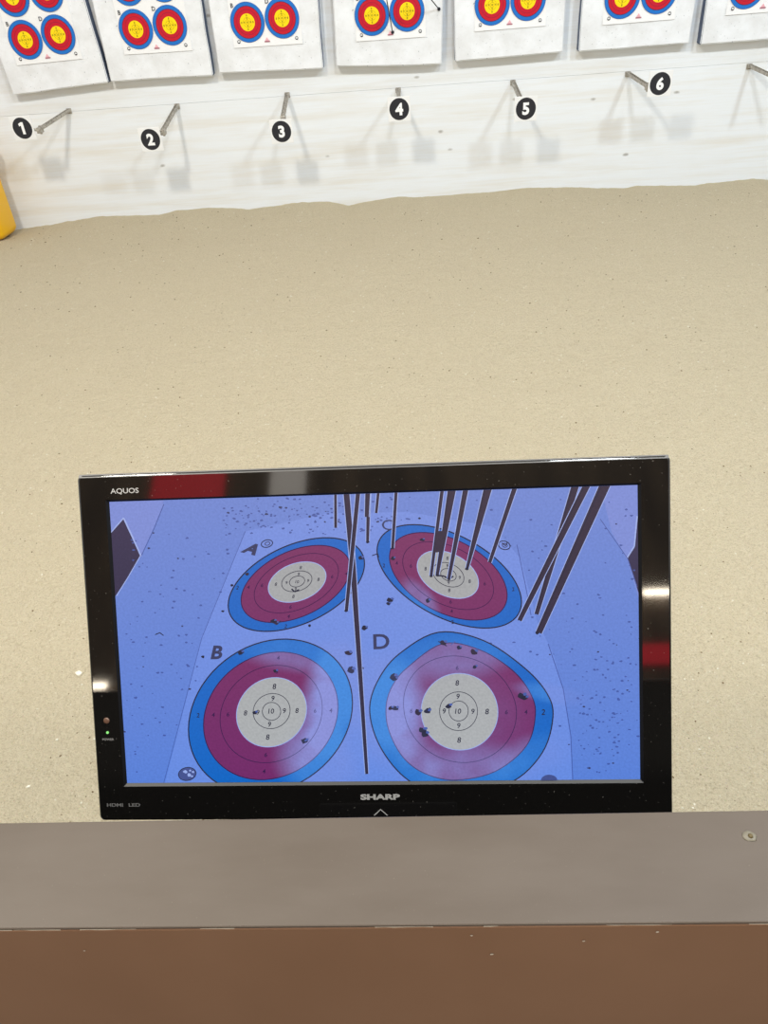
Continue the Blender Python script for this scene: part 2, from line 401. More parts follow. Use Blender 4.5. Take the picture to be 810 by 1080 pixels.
# ------------------------------------------------------------------ yellow bin at the foot of the wall
root = empty('yellow_bin', (-3.36, 5.72, 0))
def rounded_loop(w, d, r, z, n=6):
    pts = []
    for (sx, sy, a0) in ((1, 1, 0), (-1, 1, 90), (-1, -1, 180), (1, -1, 270)):
        for k in range(n+1):
            a = math.radians(a0+90*k/n); pts.append((sx*(w/2-r)+r*math.cos(a), sy*(d/2-r)+r*math.sin(a), z))
    return pts
def loft(mb, loops, mi=0, cap0=True):
    n = len(loops[0])
    mb.faces([p for l in loops for p in l], [(j*n+i, j*n+(i+1) % n, (j+1)*n+(i+1) % n, (j+1)*n+i) for j in range(len(loops)-1) for i in range(n)], mi, True)
    if cap0: mb.poly(loops[0][::-1], mi)
W_, D_ = .645, .31
m = MB(); lp = []
for k in range(7):
    a = math.radians(90*k/6); lp.append(rounded_loop(W_-.1*(1-math.sin(a)), D_-.1*(1-math.sin(a)), .06, .05*(1-math.cos(a))-.008))
lp += [rounded_loop(W_+.0, D_+.0, .06, .3), rounded_loop(W_+.0, D_+.0, .06, .6), rounded_loop(W_-.02, D_-.02, .055, .6), rounded_loop(W_-.03, D_-.03, .055, .06)]
loft(m, lp); m.poly(rounded_loop(W_-.03, D_-.03, .055, .06)); m.build('bin_body', M_bin, root)
m = MB(); loft(m, [rounded_loop(W_+.017, D_+.017, .062, .565), rounded_loop(W_+.05, D_+.05, .07, .57), rounded_loop(W_+.05, D_+.05, .07, .6), rounded_loop(W_+.0, D_+.0, .06, .607)], cap0=False)
m.build('bin_rim', M_bin, root)
tag(root, 'yellow plastic bin on the sand at the left edge, rounded lower corner showing', 'bin')

# ------------------------------------------------------------------ counter in front
CZ, CY0, CY1 = .95, .2505, .334
root = empty('counter', (0, .29, 0))
m = MB(); m.box((0, (CY0+CY1)/2-.29, CZ-.0015), (5.0, CY1-CY0, .003), 0, .0006, 1); m.build('countertop', M_top, root)
m = MB(); m.box((0, .009+CY0-.29+.0004, .4725), (5.0, .018, .945), 0, .001); m.build('front_panel', M_front, root)
m = MB(); m.box((0, CY1-.29-.010, .4734), (5.0, .016, .9468), 0, .001); m.build('rear_panel', M_gap2, root)
m = MB(); m.box((0, CY0-.29+.010, CZ-.004), (5.0, .016, .002), 0); m.build('joint', M_gap, root)
m = MB(); rn = random.Random(3); x = -.40
while x < .40:                             # paint worn off along the front edge
    L = rn.uniform(.004, .045)
    if rn.random() < .62:
        pts = []; k = max(2, int(L/.006))
        zz = CZ-.0012
        top = [(x+L*i/k, CY0-.29-.0004, zz) for i in range(k+1)]
        bot = [(x+L*i/k, CY0-.29-.0004, zz-rn.uniform(.0004, .0017)) for i in range(k+1)]
        m.poly(top+bot[::-1], 0)
    x += L+rn.uniform(0, .02)
for (cx, cz, r) in ((.10, .925, .0012), (.035, .905, .0016), (-.27, .915, .001), (.02, .935, .001), (.15, .938, .0014)):
    m.poly([(cx+r*rn.uniform(.6, 1.2)*math.cos(k), CY0-.29-.0007, cz+r*rn.uniform(.6, 1.2)*math.sin(k)) for k in range(6)], 0)
tag(m.build('paint_chips', M_chip, root), kind='stuff')
m = MB()                                   # small dried blob on the ledge
b = bmesh.new(); bmesh.ops.create_uvsphere(b, u_segments=12, v_segments=6, radius=.0055); bmesh.ops.scale(b, vec=(1, .8, .22), verts=b.verts)
for vv in b.verts: vv.co *= 1+.25*noise.noise(vv.co*400)
bmesh.ops.translate(b, vec=(.233, .313-.29, CZ), verts=b.verts); m.bm(b, 0, True)
b = bmesh.new(); bmesh.ops.create_uvsphere(b, u_segments=8, v_segments=5, radius=.002); bmesh.ops.scale(b, vec=(1, 1, .8), verts=b.verts)
bmesh.ops.translate(b, vec=(.2335, .3125-.29, CZ+.001), verts=b.verts); m.bm(b, 1, True)
m.build('dried_blob', [new_mat('grey_blob', lin(112, 106, 92), .5, .4), new_mat('dark_blob_core', lin(92, 80, 52), .6, .3)], root)
tag(root, 'brown painted counter with a narrow taupe ledge, in front of the monitor', 'counter')

# ------------------------------------------------------------------ monitor
nrm = Vector((-.008, -.846, .533)).normalized(); ax = Vector((1.0, -.012, -.003)); ax = (ax-nrm*ax.dot(nrm)).normalized(); ay = nrm.cross(ax)
cen = Vector((-.06, .533, .943)); BOT = -.1895; TOP = .1775; HW = .298
mroot = empty('monitor'); M4 = Matrix.Identity(4)
for i, a in enumerate((ax, ay, nrm)):
    for j in range(3): M4[j][i] = a[j]
M4.translation = cen + ay*BOT; mroot.matrix_world = M4
OY = -BOT                                  # local y of the screen centre
SX, SY = .2664, .1492                      # half size of the visible screen
def rect(x, y0, y1, z): return [(-x, y0, z), (x, y0, z), (x, y1, z), (-x, y1, z)]
def rrect(x0, x1, y0, y1, r, z, n=4):
    pts = []
    for (cx, cy, a0) in ((x1-r, y1-r, 0), (x0+r, y1-r, 90), (x0+r, y0+r, 180), (x1-r, y0+r, 270)):
        for k in range(n+1):
            a = math.radians(a0+90*k/n); pts.append((cx+r*math.cos(a), cy+r*math.sin(a), z))
    return pts
# bezel: rounded outer frame, window opening with an inward lip
def frame(mb, outer, inner, mi=0):         # flat ring between a rounded loop and a rectangle
    n = len(outer)//4; vs = outer+inner; o = len(outer)
    quads = []
    for c in range(4):
        for k in range(n-1): quads.append((c*n+k, c*n+k+1, o+c))
        quads.append((c*n+n-1, (c*n+n) % len(outer), o+(c+1) % 4, o+c))
    mb.faces(vs, quads, mi)
def inn(x, y0, y1, z): return [(x, y1, z), (-x, y1, z), (-x, y0, z), (x, y0, z)]
b0, b1 = 0, TOP-BOT
m = MB()
LPX = .0028
frame(m, rrect(-HW+.0025, HW-.0025, b0+.0025, b1-.0025, .004, 0), inn(SX+LPX, OY-SY-LPX, OY+SY+.002, 0))
loft(m, [rrect(-HW+.0025, HW-.0025, b0+.0025, b1-.0025, .004, 0), rrect(-HW+.0007, HW-.0007, b0+.0007, b1-.0007, .005, -.0008), rrect(-HW, HW, b0, b1, .0055, -.0025), rrect(-HW, HW, b0, b1, .0055, -.016)][::-1], cap0=False)
bez = m.build('bezel', M_bezel, mroot)
m = MB()                                   # grey strip painted in for light along the bezel's top edge
x0, x1 = -HW+.002, HW-.002
m.faces([(x0, b1-.0030, .0004), (x1, b1-.0030, .0004), (x1, b1+.0003, -.0016), (x0, b1+.0003, -.0016), (x1, b1+.0003, -.02), (x0, b1+.0003, -.02)],
        [(0, 1, 2, 3), (3, 2, 4, 5)], 0)
m.build('top_edge', M_edgelit, mroot)
m = MB(); A = inn(SX+LPX, OY-SY-LPX, OY+SY+.002, 0); B = inn(SX, OY-SY, OY+SY, -.0026)
for k in range(4):
    m.poly([A[k], A[(k+1) % 4], B[(k+1) % 4], B[k]][::-1], 1 if k == 2 else 0)
m.build('screen_lip', [M_lip, M_liplit], mroot)
m = MB(); loft(m, [rrect(-HW+.012, HW-.012, .012, b1-.012, .02, -.052), rrect(-HW+.003, HW-.003, .003, b1-.003, .006, -.03), rrect(-HW+.003, HW-.003, .003, b1-.003, .006, -.015)])
m.box((0, OY-.02, -.058), (.30, .2, .02), 0, .006); m.build('rear_casing', M_case, mroot)

# lettering on the bezel
HMG = None
def solve(A, b):
    nn = len(b); Mx = [r[:]+[v] for r, v in zip(A, b)]
    for i in range(nn):
        p = max(range(i, nn), key=lambda k: abs(Mx[k][i])); Mx[i], Mx[p] = Mx[p], Mx[i]
        for k in range(nn):
            if k != i:
                t = Mx[k][i]/Mx[i][i]; Mx[k] = [a-t*c for a, c in zip(Mx[k], Mx[i])]
    return [Mx[i][nn]/Mx[i][i] for i in range(nn)]
src = [(115, 529.5), (672.7, 511.5), (674.7, 822.8), (133, 826.8)]; dst = [(-.2658, .1481), (.2667, .1497), (.2658, -.1481), (-.2667, -.1497)]
A_, B_ = [], []
for (x, y), (u, v) in zip(src, dst):
    A_ += [[x, y, 1, 0, 0, 0, -u*x, -u*y], [0, 0, 0, x, y, 1, -v*x, -v*y]]; B_ += [u, v]
hh = solve(A_, B_)
def S(x, y):                               # photo picture point -> point on the monitor face
    w = hh[6]*x+hh[7]*y+1
    return ((hh[0]*x+hh[1]*y+hh[2])/w, (hh[3]*x+hh[4]*y+hh[5])/w+OY)
def bez_text(mb, s, px, py, w, h, bold=.0, mi=0, z=.0003):
    cx, cy = S(px, py); put_text(mb, s, lambda a, b: (cx+a, cy+b, z), w=w, h=h, bold=bold, mi=mi)
m = MB()
bez_text(m, 'AQUOS', 131.5, 517, .0295, .0062, .012, 0); m.build('maker_mark', M_logo, bez)
m = MB(); bez_text(m, 'SHARP', 400.8, 840.6, .041, .0062, .05, 0)
cx, cy = S(401.3, 856.2)
for sg in (-1, 1): m.poly([(cx, cy+.0030, .0003), (cx+sg*.0075, cy-.0038, .0003), (cx+sg*.0064, cy-.0042, .0003), (cx, cy+.0018, .0003)][::sg], 0)
m.build('brand_mark', M_logo, bez)
m = MB(); bez_text(m, 'HDMI', 121.5, 848.3, .0175, .0036, .03, 0); m.build('port_label', M_logod, bez)
m = MB(); bez_text(m, 'LED', 142, 848.3, .0125, .0036, .03, 0); m.build('backlight_label', M_logod, bez); m = MB()
bez_text(m, 'POWER', 114.3, 779, .0125, .0024, .03, 0); m.build('power_label', M_logod, bez)
m = MB(); cx, cy = S(112.5, 759.3)
b = bmesh.new(); bmesh.ops.create_uvsphere(b, u_segments=14, v_segments=8, radius=.0034); bmesh.ops.scale(b, vec=(1, 1, .25), verts=b.verts); bmesh.ops.translate(b, vec=(cx, cy, .0002), verts=b.verts); m.bm(b, 0, True)
m.build('sensor_window', new_mat('brown_sensor', lin(98, 72, 58), .25, .6), bez)
M_led = new_mat('green_power_light', lin(40, 90, 40), .4, .5); q = M_led.node_tree.nodes['Principled BSDF']
q.inputs['Emission Color'].default_value = lin(150, 235, 130); q.inputs['Emission Strength'].default_value = 1
m = MB(); cx, cy = S(113.6, 771.8); m.tube((cx, cy, -.0005), (cx, cy, .0005), .0014); m.build('power_light', M_led, bez)

# ------------------------------------------------------------------ the live picture on the screen
ng = bpy.data.node_groups.new('video_sheen', 'ShaderNodeTree')
ng.interface.new_socket('Fac', in_out='OUTPUT', socket_type='NodeSocketFloat')
ng.interface.new_socket('Grain', in_out='OUTPUT', socket_type='NodeSocketFloat')
ng.interface.new_socket('Height', in_out='OUTPUT', socket_type='NodeSocketFloat')
class G: node_tree = ng
gn = N.__new__(N); gn.t = ng; gn.p = None
out = gn.add('NodeGroupOutput'); tc = gn.add('ShaderNodeTexCoord'); acc = None
wn = gn.add('ShaderNodeTexNoise'); wn.inputs['Scale'].default_value = 55; wn.inputs['Detail'].default_value = 3; gn.link(tc.outputs['Object'], wn.inputs['Vector'])
# centre (photo px), radii px, tilt degrees, amount: glossy streaks the video camera sees on the paper
for (px, py, ra, rb, tilt, amp) in ((352, 735, 40, 85, -14, 1.1), (338, 805, 62, 55, -35, .8), (318, 690, 95, 26, -8, .42), (408, 748, 52, 80, 0, 1.0), (440, 810, 32, 40, 10, .45),
                                    (478, 692, 95, 34, 5, .42), (500, 815, 75, 40, 0, .42), (583, 733, 50, 14, -12, .6), (443, 632, 34, 16, -50, .45), (470, 760, 120, 90, 0, .12), (560, 800, 60, 30, 20, .35), (655, 560, 60, 60, 0, .12)):
    cx, cy = S(px, py); mp = gn.add('ShaderNodeMapping', vector_type='TEXTURE')
    mp.inputs['Location'].default_value = (cx, cy, 0); mp.inputs['Rotation'].default_value = (0, 0, math.radians(tilt))
    mp.inputs['Scale'].default_value = (ra*.00095, rb*.00095, 1)
    gn.link(tc.outputs['Object'], mp.inputs['Vector'])
    gr = gn.add('ShaderNodeTexGradient', gradient_type='SPHERICAL'); gn.link(mp.outputs['Vector'], gr.inputs['Vector'])
    mr = gn.add('ShaderNodeMapRange', interpolation_type='SMOOTHSTEP'); gn.link(gr.outputs['Fac'], mr.inputs['Value']); mr.inputs['To Max'].default_value = amp
    mr.inputs['From Max'].default_value = .68
    if acc is None: acc = mr.outputs[0]
    else:
        ad = gn.add('ShaderNodeMath', operation='ADD'); gn.link(acc, ad.inputs[0]); gn.link(mr.outputs[0], ad.inputs[1]); acc = ad.outputs[0]
mx = gn.add('ShaderNodeMath', operation='MULTIPLY_ADD'); gn.link(wn.outputs['Fac'], mx.inputs[0]); mx.inputs[1].default_value = .7; mx.inputs[2].default_value = .62
ml = gn.add('ShaderNodeMath', operation='MULTIPLY', use_clamp=True); gn.link(acc, ml.inputs[0]); gn.link(mx.outputs[0], ml.inputs[1])
m8 = gn.add('ShaderNodeMath', operation='MULTIPLY'); gn.link(ml.outputs[0], m8.inputs[0]); m8.inputs[1].default_value = .88
gn.link(m8.outputs[0], out.inputs['Fac'])
w2 = gn.add('ShaderNodeTexNoise'); w2.inputs['Scale'].default_value = 420; w2.inputs['Detail'].default_value = 2; gn.link(tc.outputs['Object'], w2.inputs['Vector'])
gn.link(w2.outputs['Fac'], out.inputs['Grain'])
sep = gn.add('ShaderNodeSeparateXYZ'); gn.link(tc.outputs['Object'], sep.inputs[0])
mr = gn.add('ShaderNodeMapRange'); gn.link(sep.outputs['Y'], mr.inputs['Value']); mr.inputs['From Min'].default_value = OY-SY; mr.inputs['From Max'].default_value = OY+SY
gn.link(mr.outputs[0], out.inputs['Height'])

def video(name, top, bottom, sheen=1.0, grain=.12, sheen_col=lin(140, 152, 224)):
    m = bpy.data.materials.new(name); m.use_nodes = True; n = N(m)
    g = n.add('ShaderNodeGroup'); g.node_tree = ng
    base = n.mix(g.outputs['Height'], bottom, top)
    f = n.add('ShaderNodeMath', operation='MULTIPLY'); n.link(g.outputs['Fac'], f.inputs[0]); f.inputs[1].default_value = sheen
    c = n.mix(f.outputs[0], base, sheen_col)
    k = n.ramp(g.outputs['Grain'], [(.3, (1-grain,)*3+(1,)), (.7, (1+0*grain,)*3+(1,))])
    c = n.mix(1.0, c, k, 'MULTIPLY')
    n.link(c, n.p.inputs['Emission Color']); n.p.inputs['Emission Strength'].default_value = 1.0
    n.p.inputs['Base Color'].default_value = (.004, .004, .005, 1); n.p.inputs['Roughness'].default_value = .35; n.p.inputs['Specular IOR Level'].default_value = .06
    return m
V = [video('video_board', lin(122, 142, 214), lin(92, 132, 221), .25),          # 0
     video('video_paper', lin(130, 151, 226), lin(105, 143, 231), .4),          # 1
     video('video_blue', lin(54, 110, 200), lin(14, 104, 200), .62, .12, lin(92, 164, 244)),    # 2
     video('video_maroon', lin(132, 62, 104), lin(116, 42, 106), 1.0, .12, lin(146, 158, 232)),  # 3
     video('video_gold', lin(168, 167, 168), lin(178, 182, 184), .12),          # 4
     video('video_dark', lin(72, 62, 88), lin(40, 40, 66), .2),                 # 5
     video('video_line', lin(74, 34, 80), lin(50, 26, 76), .45),                # 6
     video('video_ink', lin(50, 46, 66), lin(38, 40, 60), .1),                  # 7
     video('video_shadow', lin(90, 102, 166), lin(66, 92, 172), .2),            # 8
     video('video_highlight', lin(170, 184, 238), lin(156, 178, 240), .1),      # 9
     video('video_shaft', lin(66, 54, 70), lin(52, 48, 72), .0),                # 10
     video('video_panel', lin(134, 148, 218), lin(128, 146, 220), .1),          # 11
     video('video_letter', lin(72, 72, 104), lin(56, 60, 100), .1),             # 12
     video('video_smudge', lin(96, 106, 166), lin(70, 84, 146), .1)]            # 13
Z0 = -.0024; ST = .00006
scr = MB()
XL, XH, YL, YH = -SX, SX, OY-SY, OY+SY
def clip(pts):
    for (ax_, lim, sg) in ((0, XL, 1), (0, XH, -1), (1, YL, 1), (1, YH, -1)):
        outp = []
        for i in range(len(pts)):
            a, b = pts[i-1], pts[i]; da = (a[ax_]-lim)*sg; db = (b[ax_]-lim)*sg
            if (da >= 0) != (db >= 0):
                t = da/(da-db); outp.append((a[0]+t*(b[0]-a[0]), a[1]+t*(b[1]-a[1])))
            if db >= 0: outp.append(b)
        pts = outp
        if len(pts) < 3: return []
    return pts
def shape(pts, layer, mi):                 # polygon given in picture points
    q = clip([S(*p) for p in pts])
    if q:
        ar = sum(q[i-1][0]*q[i][1]-q[i][0]*q[i-1][1] for i in range(len(q)))
        if ar < 0: q = q[::-1]
        scr.poly([(a, b, Z0+layer*ST) for a, b in q], mi)
def strip(pts, w, layer, mi):              # line with width(s)
    ws = w if isinstance(w, (list, tuple)) else [w]*len(pts)
    for (a, wa), (b, wb) in zip(zip(pts, ws), zip(pts[1:], ws[1:])):
        d = Vector((b[0]-a[0], b[1]-a[1])); 
        if d.length == 0: continue
        d = Vector((-d.y, d.x))/d.length
        shape([(a[0]+d.x*wa/2, a[1]+d.y*wa/2), (b[0]+d.x*wb/2, b[1]+d.y*wb/2), (b[0]-d.x*wb/2, b[1]-d.y*wb/2), (a[0]-d.x*wa/2, a[1]-d.y*wa/2)], layer, mi)
def ell(cx, cy, hw, h_, corr, n=64):
    a = math.asin(max(-1, min(1, corr)))
    return [(cx+hw*math.cos(t), cy+h_*math.sin(t+a)) for t in (2*math.pi*k/n for k in range(n))]
def loopline(p, w, layer, mi): strip(p+[p[0]], w, layer, mi)
def blob(cx, cy, r, layer, mi, sq=1.0, rn=random.Random(5)):
    k = 9; shape([(cx+r*rn.uniform(.65, 1.25)*math.cos(2*math.pi*i/k), cy+sq*r*rn.uniform(.65, 1.25)*math.sin(2*math.pi*i/k)) for i in range(k)], layer, mi)
def word(s, px, py, h, layer, mi, rot=0, shear=0, bold=.0, wx=1.0):
    vs, fs, tw, th = text_mesh(s, bold); k = h/th; ca, sa = math.cos(math.radians(rot)), math.sin(math.radians(rot)); o = []
    for v_ in vs:
        x = (v_.x+shear*v_.y)*k*wx; y = v_.y*k
        a, b = S(px+ca*x-sa*(-y)*-1*-1 if False else px+ca*x+sa*y, py-(ca*y-sa*x)); o.append((a, b, Z0+layer*ST))
    scr.faces(o, fs, mi)

shape([(100, 500), (690, 500), (690, 840), (100, 840)], 0, 0)                   # foam board
shape([(100, 500), (174, 500), (171, 532), (161, 556), (148, 585), (130, 545), (100, 575)], 1, 11)
shape([(112, 564), (129.5, 545.5), (138, 564), (147, 586), (135, 607), (121, 628), (112, 634)], 2, 5)
strip([(115, 562), (129.5, 545.5)], 1.2, 3, 9); strip([(129.5, 545.5), (139, 566), (148, 586)], 1.6, 3, 9)
strip([(148, 586), (162, 556), (172, 531)], .9, 3, 8); strip([(147, 586), (135, 607), (122, 628)], .9, 3, 9)
shape([(258, 560), (345, 541), (430, 540), (520, 556), (549, 590), (566, 655), (583, 690), (596, 735), (602, 778), (605, 840), (170, 840), (212, 673)], 1, 1)  # paper
strip([(258, 560), (212, 673), (172, 826)], .6, 2, 8); strip([(545, 575), (554, 618), (560, 650)], .8, 2, 8)
strip([(578, 680), (594, 728), (602, 778), (604, 824)], .9, 2, 8)
# far right: the next board and the dark gap
shape([(633, 512), (690, 505), (690, 600), (676, 640), (662, 592), (645, 562)], 1, 11)
shape([(661.5, 589), (669, 578), (672, 545), (690, 540), (690, 640), (674, 628)], 2, 5)
strip([(672, 545), (669, 577), (661.5, 589)], 1.5, 3, 9); strip([(633, 548), (662, 590), (672, 620)], .8, 3, 8)
# punctures in the foam
rn = random.Random(11)
for _ in range(520):
    z = rn.random()
    if z < .36: x, y = rn.uniform(235, 435), rn.gauss(545, 13)
    elif z < .56: x, y = rn.uniform(130, 240), rn.uniform(560, 815)
    elif z < .84: x, y = rn.gauss(635, 22), rn.gauss(745, 50)
    else: x, y = rn.uniform(500, 670), rn.uniform(525, 700)
    if z < .36 and y > 566: continue
    if z < .56 and z >= .36 and x > 258-(y-560)*.32: continue
    blob(x, y, rn.uniform(.7, 1.9), 2, 8 if rn.random() < .93 else 12, .6, rn)
def face(cb, cr, cy_, ring9, ring10, mid, letters):
    # cb / cr / cy_: blue, maroon, gold outlines
    shape(cb, 4, 2); loopline(cb, 1.3, 5, 7); shape(cr, 6, 3); loopline(cr, 1.0, 7, 6)
    loopline(mid, .7, 8, 6); shape(cy_, 9, 4); loopline(cy_, .8, 10, 9)
    loopline(ring9, .7, 11, 7); loopline(ring10, .7, 11, 7)
    for (s, x, y, h_, k, rot) in letters: word(s, x, y, h_, 12, k, rot, .12, .015)
# A
face(ell(312, 616.5, 72, 49.5, -.44), ell(311.3, 615.8, 57.7, 40.8, -.42), ell(312.9, 613.8, 30.5, 21.4, -.3), ell(312.5, 613, 16, 11, -.25), ell(312.8, 613.2, 8, 5.8, -.2), ell(312, 615, 44.5, 31.5, -.4),
     [('10', 313, 613.4, 3.4, 7, 6), ('9', 314.5, 605.5, 3.4, 7, 6), ('9', 311.3, 621, 3.4, 7, 6), ('9', 301.7, 614.5, 3.4, 7, 6), ('9', 324.5, 612.5, 3.4, 7, 6), ('8', 316.7, 598.5, 3.6, 7, 6), ('8', 309, 629, 3.6, 7, 6),
      ('8', 290.5, 616, 3.6, 7, 6), ('8', 335.5, 611, 3.6, 7, 6), ('4', 261.5, 619, 4, 6, 8), ('6', 276, 617, 4, 6, 8), ('6', 350, 608, 4, 6, 8), ('4', 365, 605, 4, 6, 8), ('2', 250, 619.5, 4, 7, 8), ('6', 306, 640, 4, 6, 8), ('4', 304, 650, 4, 6, 8), ('2', 301, 660.5, 4, 7, 8)])
# C
face(ell(473.5, 608.3, 76.3, 54.9, .5), ell(472.5, 608.2, 62.2, 46.5, .44), ell(472, 606.3, 32.4, 25.3, .36), ell(472.5, 606.5, 16.5, 13, .3), ell(472.6, 606.6, 8.2, 6.6, .25), ell(472.3, 607.5, 48, 36, .42),
     [('8', 471.5, 589, 3.8, 7, -6), ('8', 473.5, 623, 3.8, 7, -6), ('8', 448.5, 600, 3.8, 7, -6), ('8', 495, 613.5, 3.8, 7, -6), ('9', 471.5, 597, 3.6, 7, -6), ('9', 472.8, 615, 3.6, 7, -6), ('9', 484.5, 609.5, 3.6, 7, -6),
      ('4', 418, 594, 4, 6, -8), ('6', 433, 597, 4, 6, -8), ('6', 511, 616, 4, 6, -8), ('2', 541, 622, 4, 7, -8), ('6', 475, 635, 4, 6, -8), ('4', 476, 645, 4, 6, -8), ('2', 477, 656.5, 4, 7, -8), ('2', 404.5, 596.5, 4, 7, -8), ('2', 469, 560, 4, 7, -8)])
# B
face(ell(284.7, 756, 86.6, 81.8, -.17), ell(285, 755.5, 71, 67.6, -.14), ell(285.9, 751.6, 37, 36.7, -.1), ell(286, 750.3, 19.5, 18.6, -.06), ell(285.9, 750.6, 9.7, 9.5, 0), ell(285.5, 753.5, 54, 51.6, -.12),
     [('10', 285.7, 750.3, 5.4, 7, 0), ('9', 287.4, 736.8, 5.4, 7, 0), ('9', 283.8, 764.2, 5.4, 7, 0), ('9', 271.5, 751.5, 5.2, 7, 0), ('9', 299.4, 750, 5.4, 7, 0), ('8', 289, 724.2, 5.8, 7, 0), ('8', 282, 777.8, 5.8, 7, 0),
      ('8', 258.5, 752.2, 5.4, 7, 0), ('8', 312.8, 749.8, 5.2, 7, 0), ('6', 240, 753.5, 4.6, 6, 0), ('4', 224.5, 754, 4.6, 6, 0), ('2', 208.5, 754.5, 4.6, 7, 0), ('6', 332, 750, 4.4, 6, 0), ('4', 348.5, 749.8, 4.6, 6, 0), ('6', 280, 796.5, 4.6, 6, 0), ('4', 278, 814, 4.6, 6, 0), ('6', 291.5, 708.5, 4.4, 6, 0), ('4', 293, 694, 4.4, 6, 0)])
# D (the paper bulges, so its rings are a little egg shaped)
def egg(cx, cy, hw, h_, corr, k=.10): return [(x+k*(y-cy)*(1 if y < cy else .3)*.9, y) for x, y in ell(cx, cy, hw, h_, corr)]
def spline(p, k=6):
    o = []
    for i in range(len(p)):
        a, b, c, d = (Vector(p[(i+j-1) % len(p)]) for j in range(4))
        for t in (q/k for q in range(k)):
            o.append(tuple(.5*(2*b+(c-a)*t+(2*a-5*b+4*c-d)*t*t+(3*b-a-3*c+d)*t**3)))
    return o
face(spline([(389.5, 746.6), (399.5, 716), (421, 690), (462, 667.5), (510, 676.5), (553, 705.5), (577, 733), (583, 758), (572, 795), (540, 826), (486, 840), (445, 832), (418, 813), (397, 781)]),
     spline([(406.8, 746.6), (413, 725), (429, 705), (466.5, 679.6), (505.3, 686), (540, 707.7), (559, 732), (564.5, 755), (555, 788), (522, 815), (480, 824), (448, 817), (425, 800), (410, 772)]), egg(484.4, 751.6, 40.5, 40.6, .02, .0), ell(483.3, 751, 20, 20.5, 0), ell(483.4, 750.8, 10.2, 10.6, 0), egg(485, 749, 59.5, 56.5, .05, .08),
     [('10', 483, 751, 5.6, 7, 0), ('9', 482.7, 735.3, 5.6, 7, 0), ('9', 483.5, 766.2, 5.6, 7, 0), ('9', 468.2, 750.8, 5.6, 7, 0), ('9', 498.5, 751.2, 5.6, 7, 0), ('8', 482, 721, 5.8, 7, 0), ('8', 484, 781.5, 6, 7, 0), ('8', 513.5, 751.4, 6, 7, 0), ('8', 452.5, 749.5, 5, 7, 0),
      ('6', 433.5, 750.5, 4.6, 6, 0), ('6', 534, 752, 4.8, 6, 0), ('4', 554.5, 752, 4.8, 6, 0), ('2', 573, 752.2, 6, 7, 0), ('6', 482, 705, 4.6, 6, 0)])
# letters beside the faces, oval print marks
word('A', 265.5, 578.6, 12.5, 13, 12, 14, .45, .05, 1.25); word('B', 228.8, 688, 14.5, 13, 12, 0, .2, .035, 1.1)
word('C', 408.5, 553.5, 11, 13, 12, 4, .0, .0, 1.25); word('D', 401.8, 677, 16, 13, 12, -2, .0, .02, 1.15)
for (cx, cy, a, b, k) in ((281, 573, 6, 4, -.2), (531.5, 575.5, 6.2, 4.6, .2), (430, 552, 0, 0, 0)):
    if a: loopline(ell(cx, cy, a, b, k, 24), 1.0, 13, 7); loopline(ell(cx+.6, cy, a*.45, b*.45, k, 14), .8, 13, 10)
strip([(529, 573), (533, 576), (535, 572)], 1, 13, 7)
shape(ell(197, 816.5, 9.3, 7, -.1, 28), 13, 13)
for (x, y, r) in ((195, 814, 2.2), (199, 818, 2.4), (203, 814.5, 1.6), (200, 813, 1.4), (202, 819, 1.2)): blob(x, y, r, 14, 9, .8)
loopline(ell(197, 816.5, 9.3, 7, -.1, 28), .8, 15, 7)
shape(ell(579, 824, 8.5, 5.6, 0, 24), 13, 13)
# arrow holes and torn paper
for (x, y, r) in ((321, 782, 3.0), (367, 689, 3.0), (370, 707, 3.4), (268, 752, 2.4), (253.5, 688, 2.6), (213.5, 692.5, 1.6), (320, 782.5, 2.2), (414.5, 714.5, 3.6), (416, 716.5, 2.6), (411.5, 747.5, 2.4), (416.5, 748, 2.8), (440.5, 752, 3.4),
                  (450, 751, 3.2), (472.8, 745.5, 2.8), (445, 771, 3.6), (448, 775, 3.2), (550.5, 735, 3.6), (553.5, 737, 2.6), (467, 678.5, 3.0), (484, 683.5, 2.2), (499.5, 688.3, 3.4), (500.5, 704, 2.2), (384, 662.5, 2.4),
                  (380, 588.5, 2.4), (260, 605.5, 1.7), (291, 657, 2), (288, 655, 2.4), (381, 705, 1.8), (411, 633, 2.6), (409.5, 637, 2), (414, 589, 2.0), (451, 634, 2.4), (445, 569.5, 2), (234.5, 644.5, 1.4), (442, 546.5, 1.2), (326, 660, 1.4), (244, 617, 1.3), (290, 708, 2.2)):
    r *= 1.25; blob(x, y, r, 13, 7 if rn.random() < .8 else 10, .8)
    if r > 2.3: blob(x+r*.7, y-r*.4, r*.5, 14, 8, .8)
strip([(307, 621), (310, 624), (315, 622)], 1.6, 13, 7); strip([(460, 607), (468, 608), (473, 611), (478, 608)], 1.6, 13, 7)
strip([(392, 586), (398, 584), (399, 588)], 1, 13, 7); strip([(163, 669), (168, 667), (172, 670)], 1.0, 13, 7); strip([(285, 656), (291, 657.5), (296, 655)], 1.4, 13, 5)
strip([(462, 677), (471, 682)], 1, 14, 7); strip([(475, 681), (480, 677)], .8, 13, 8)
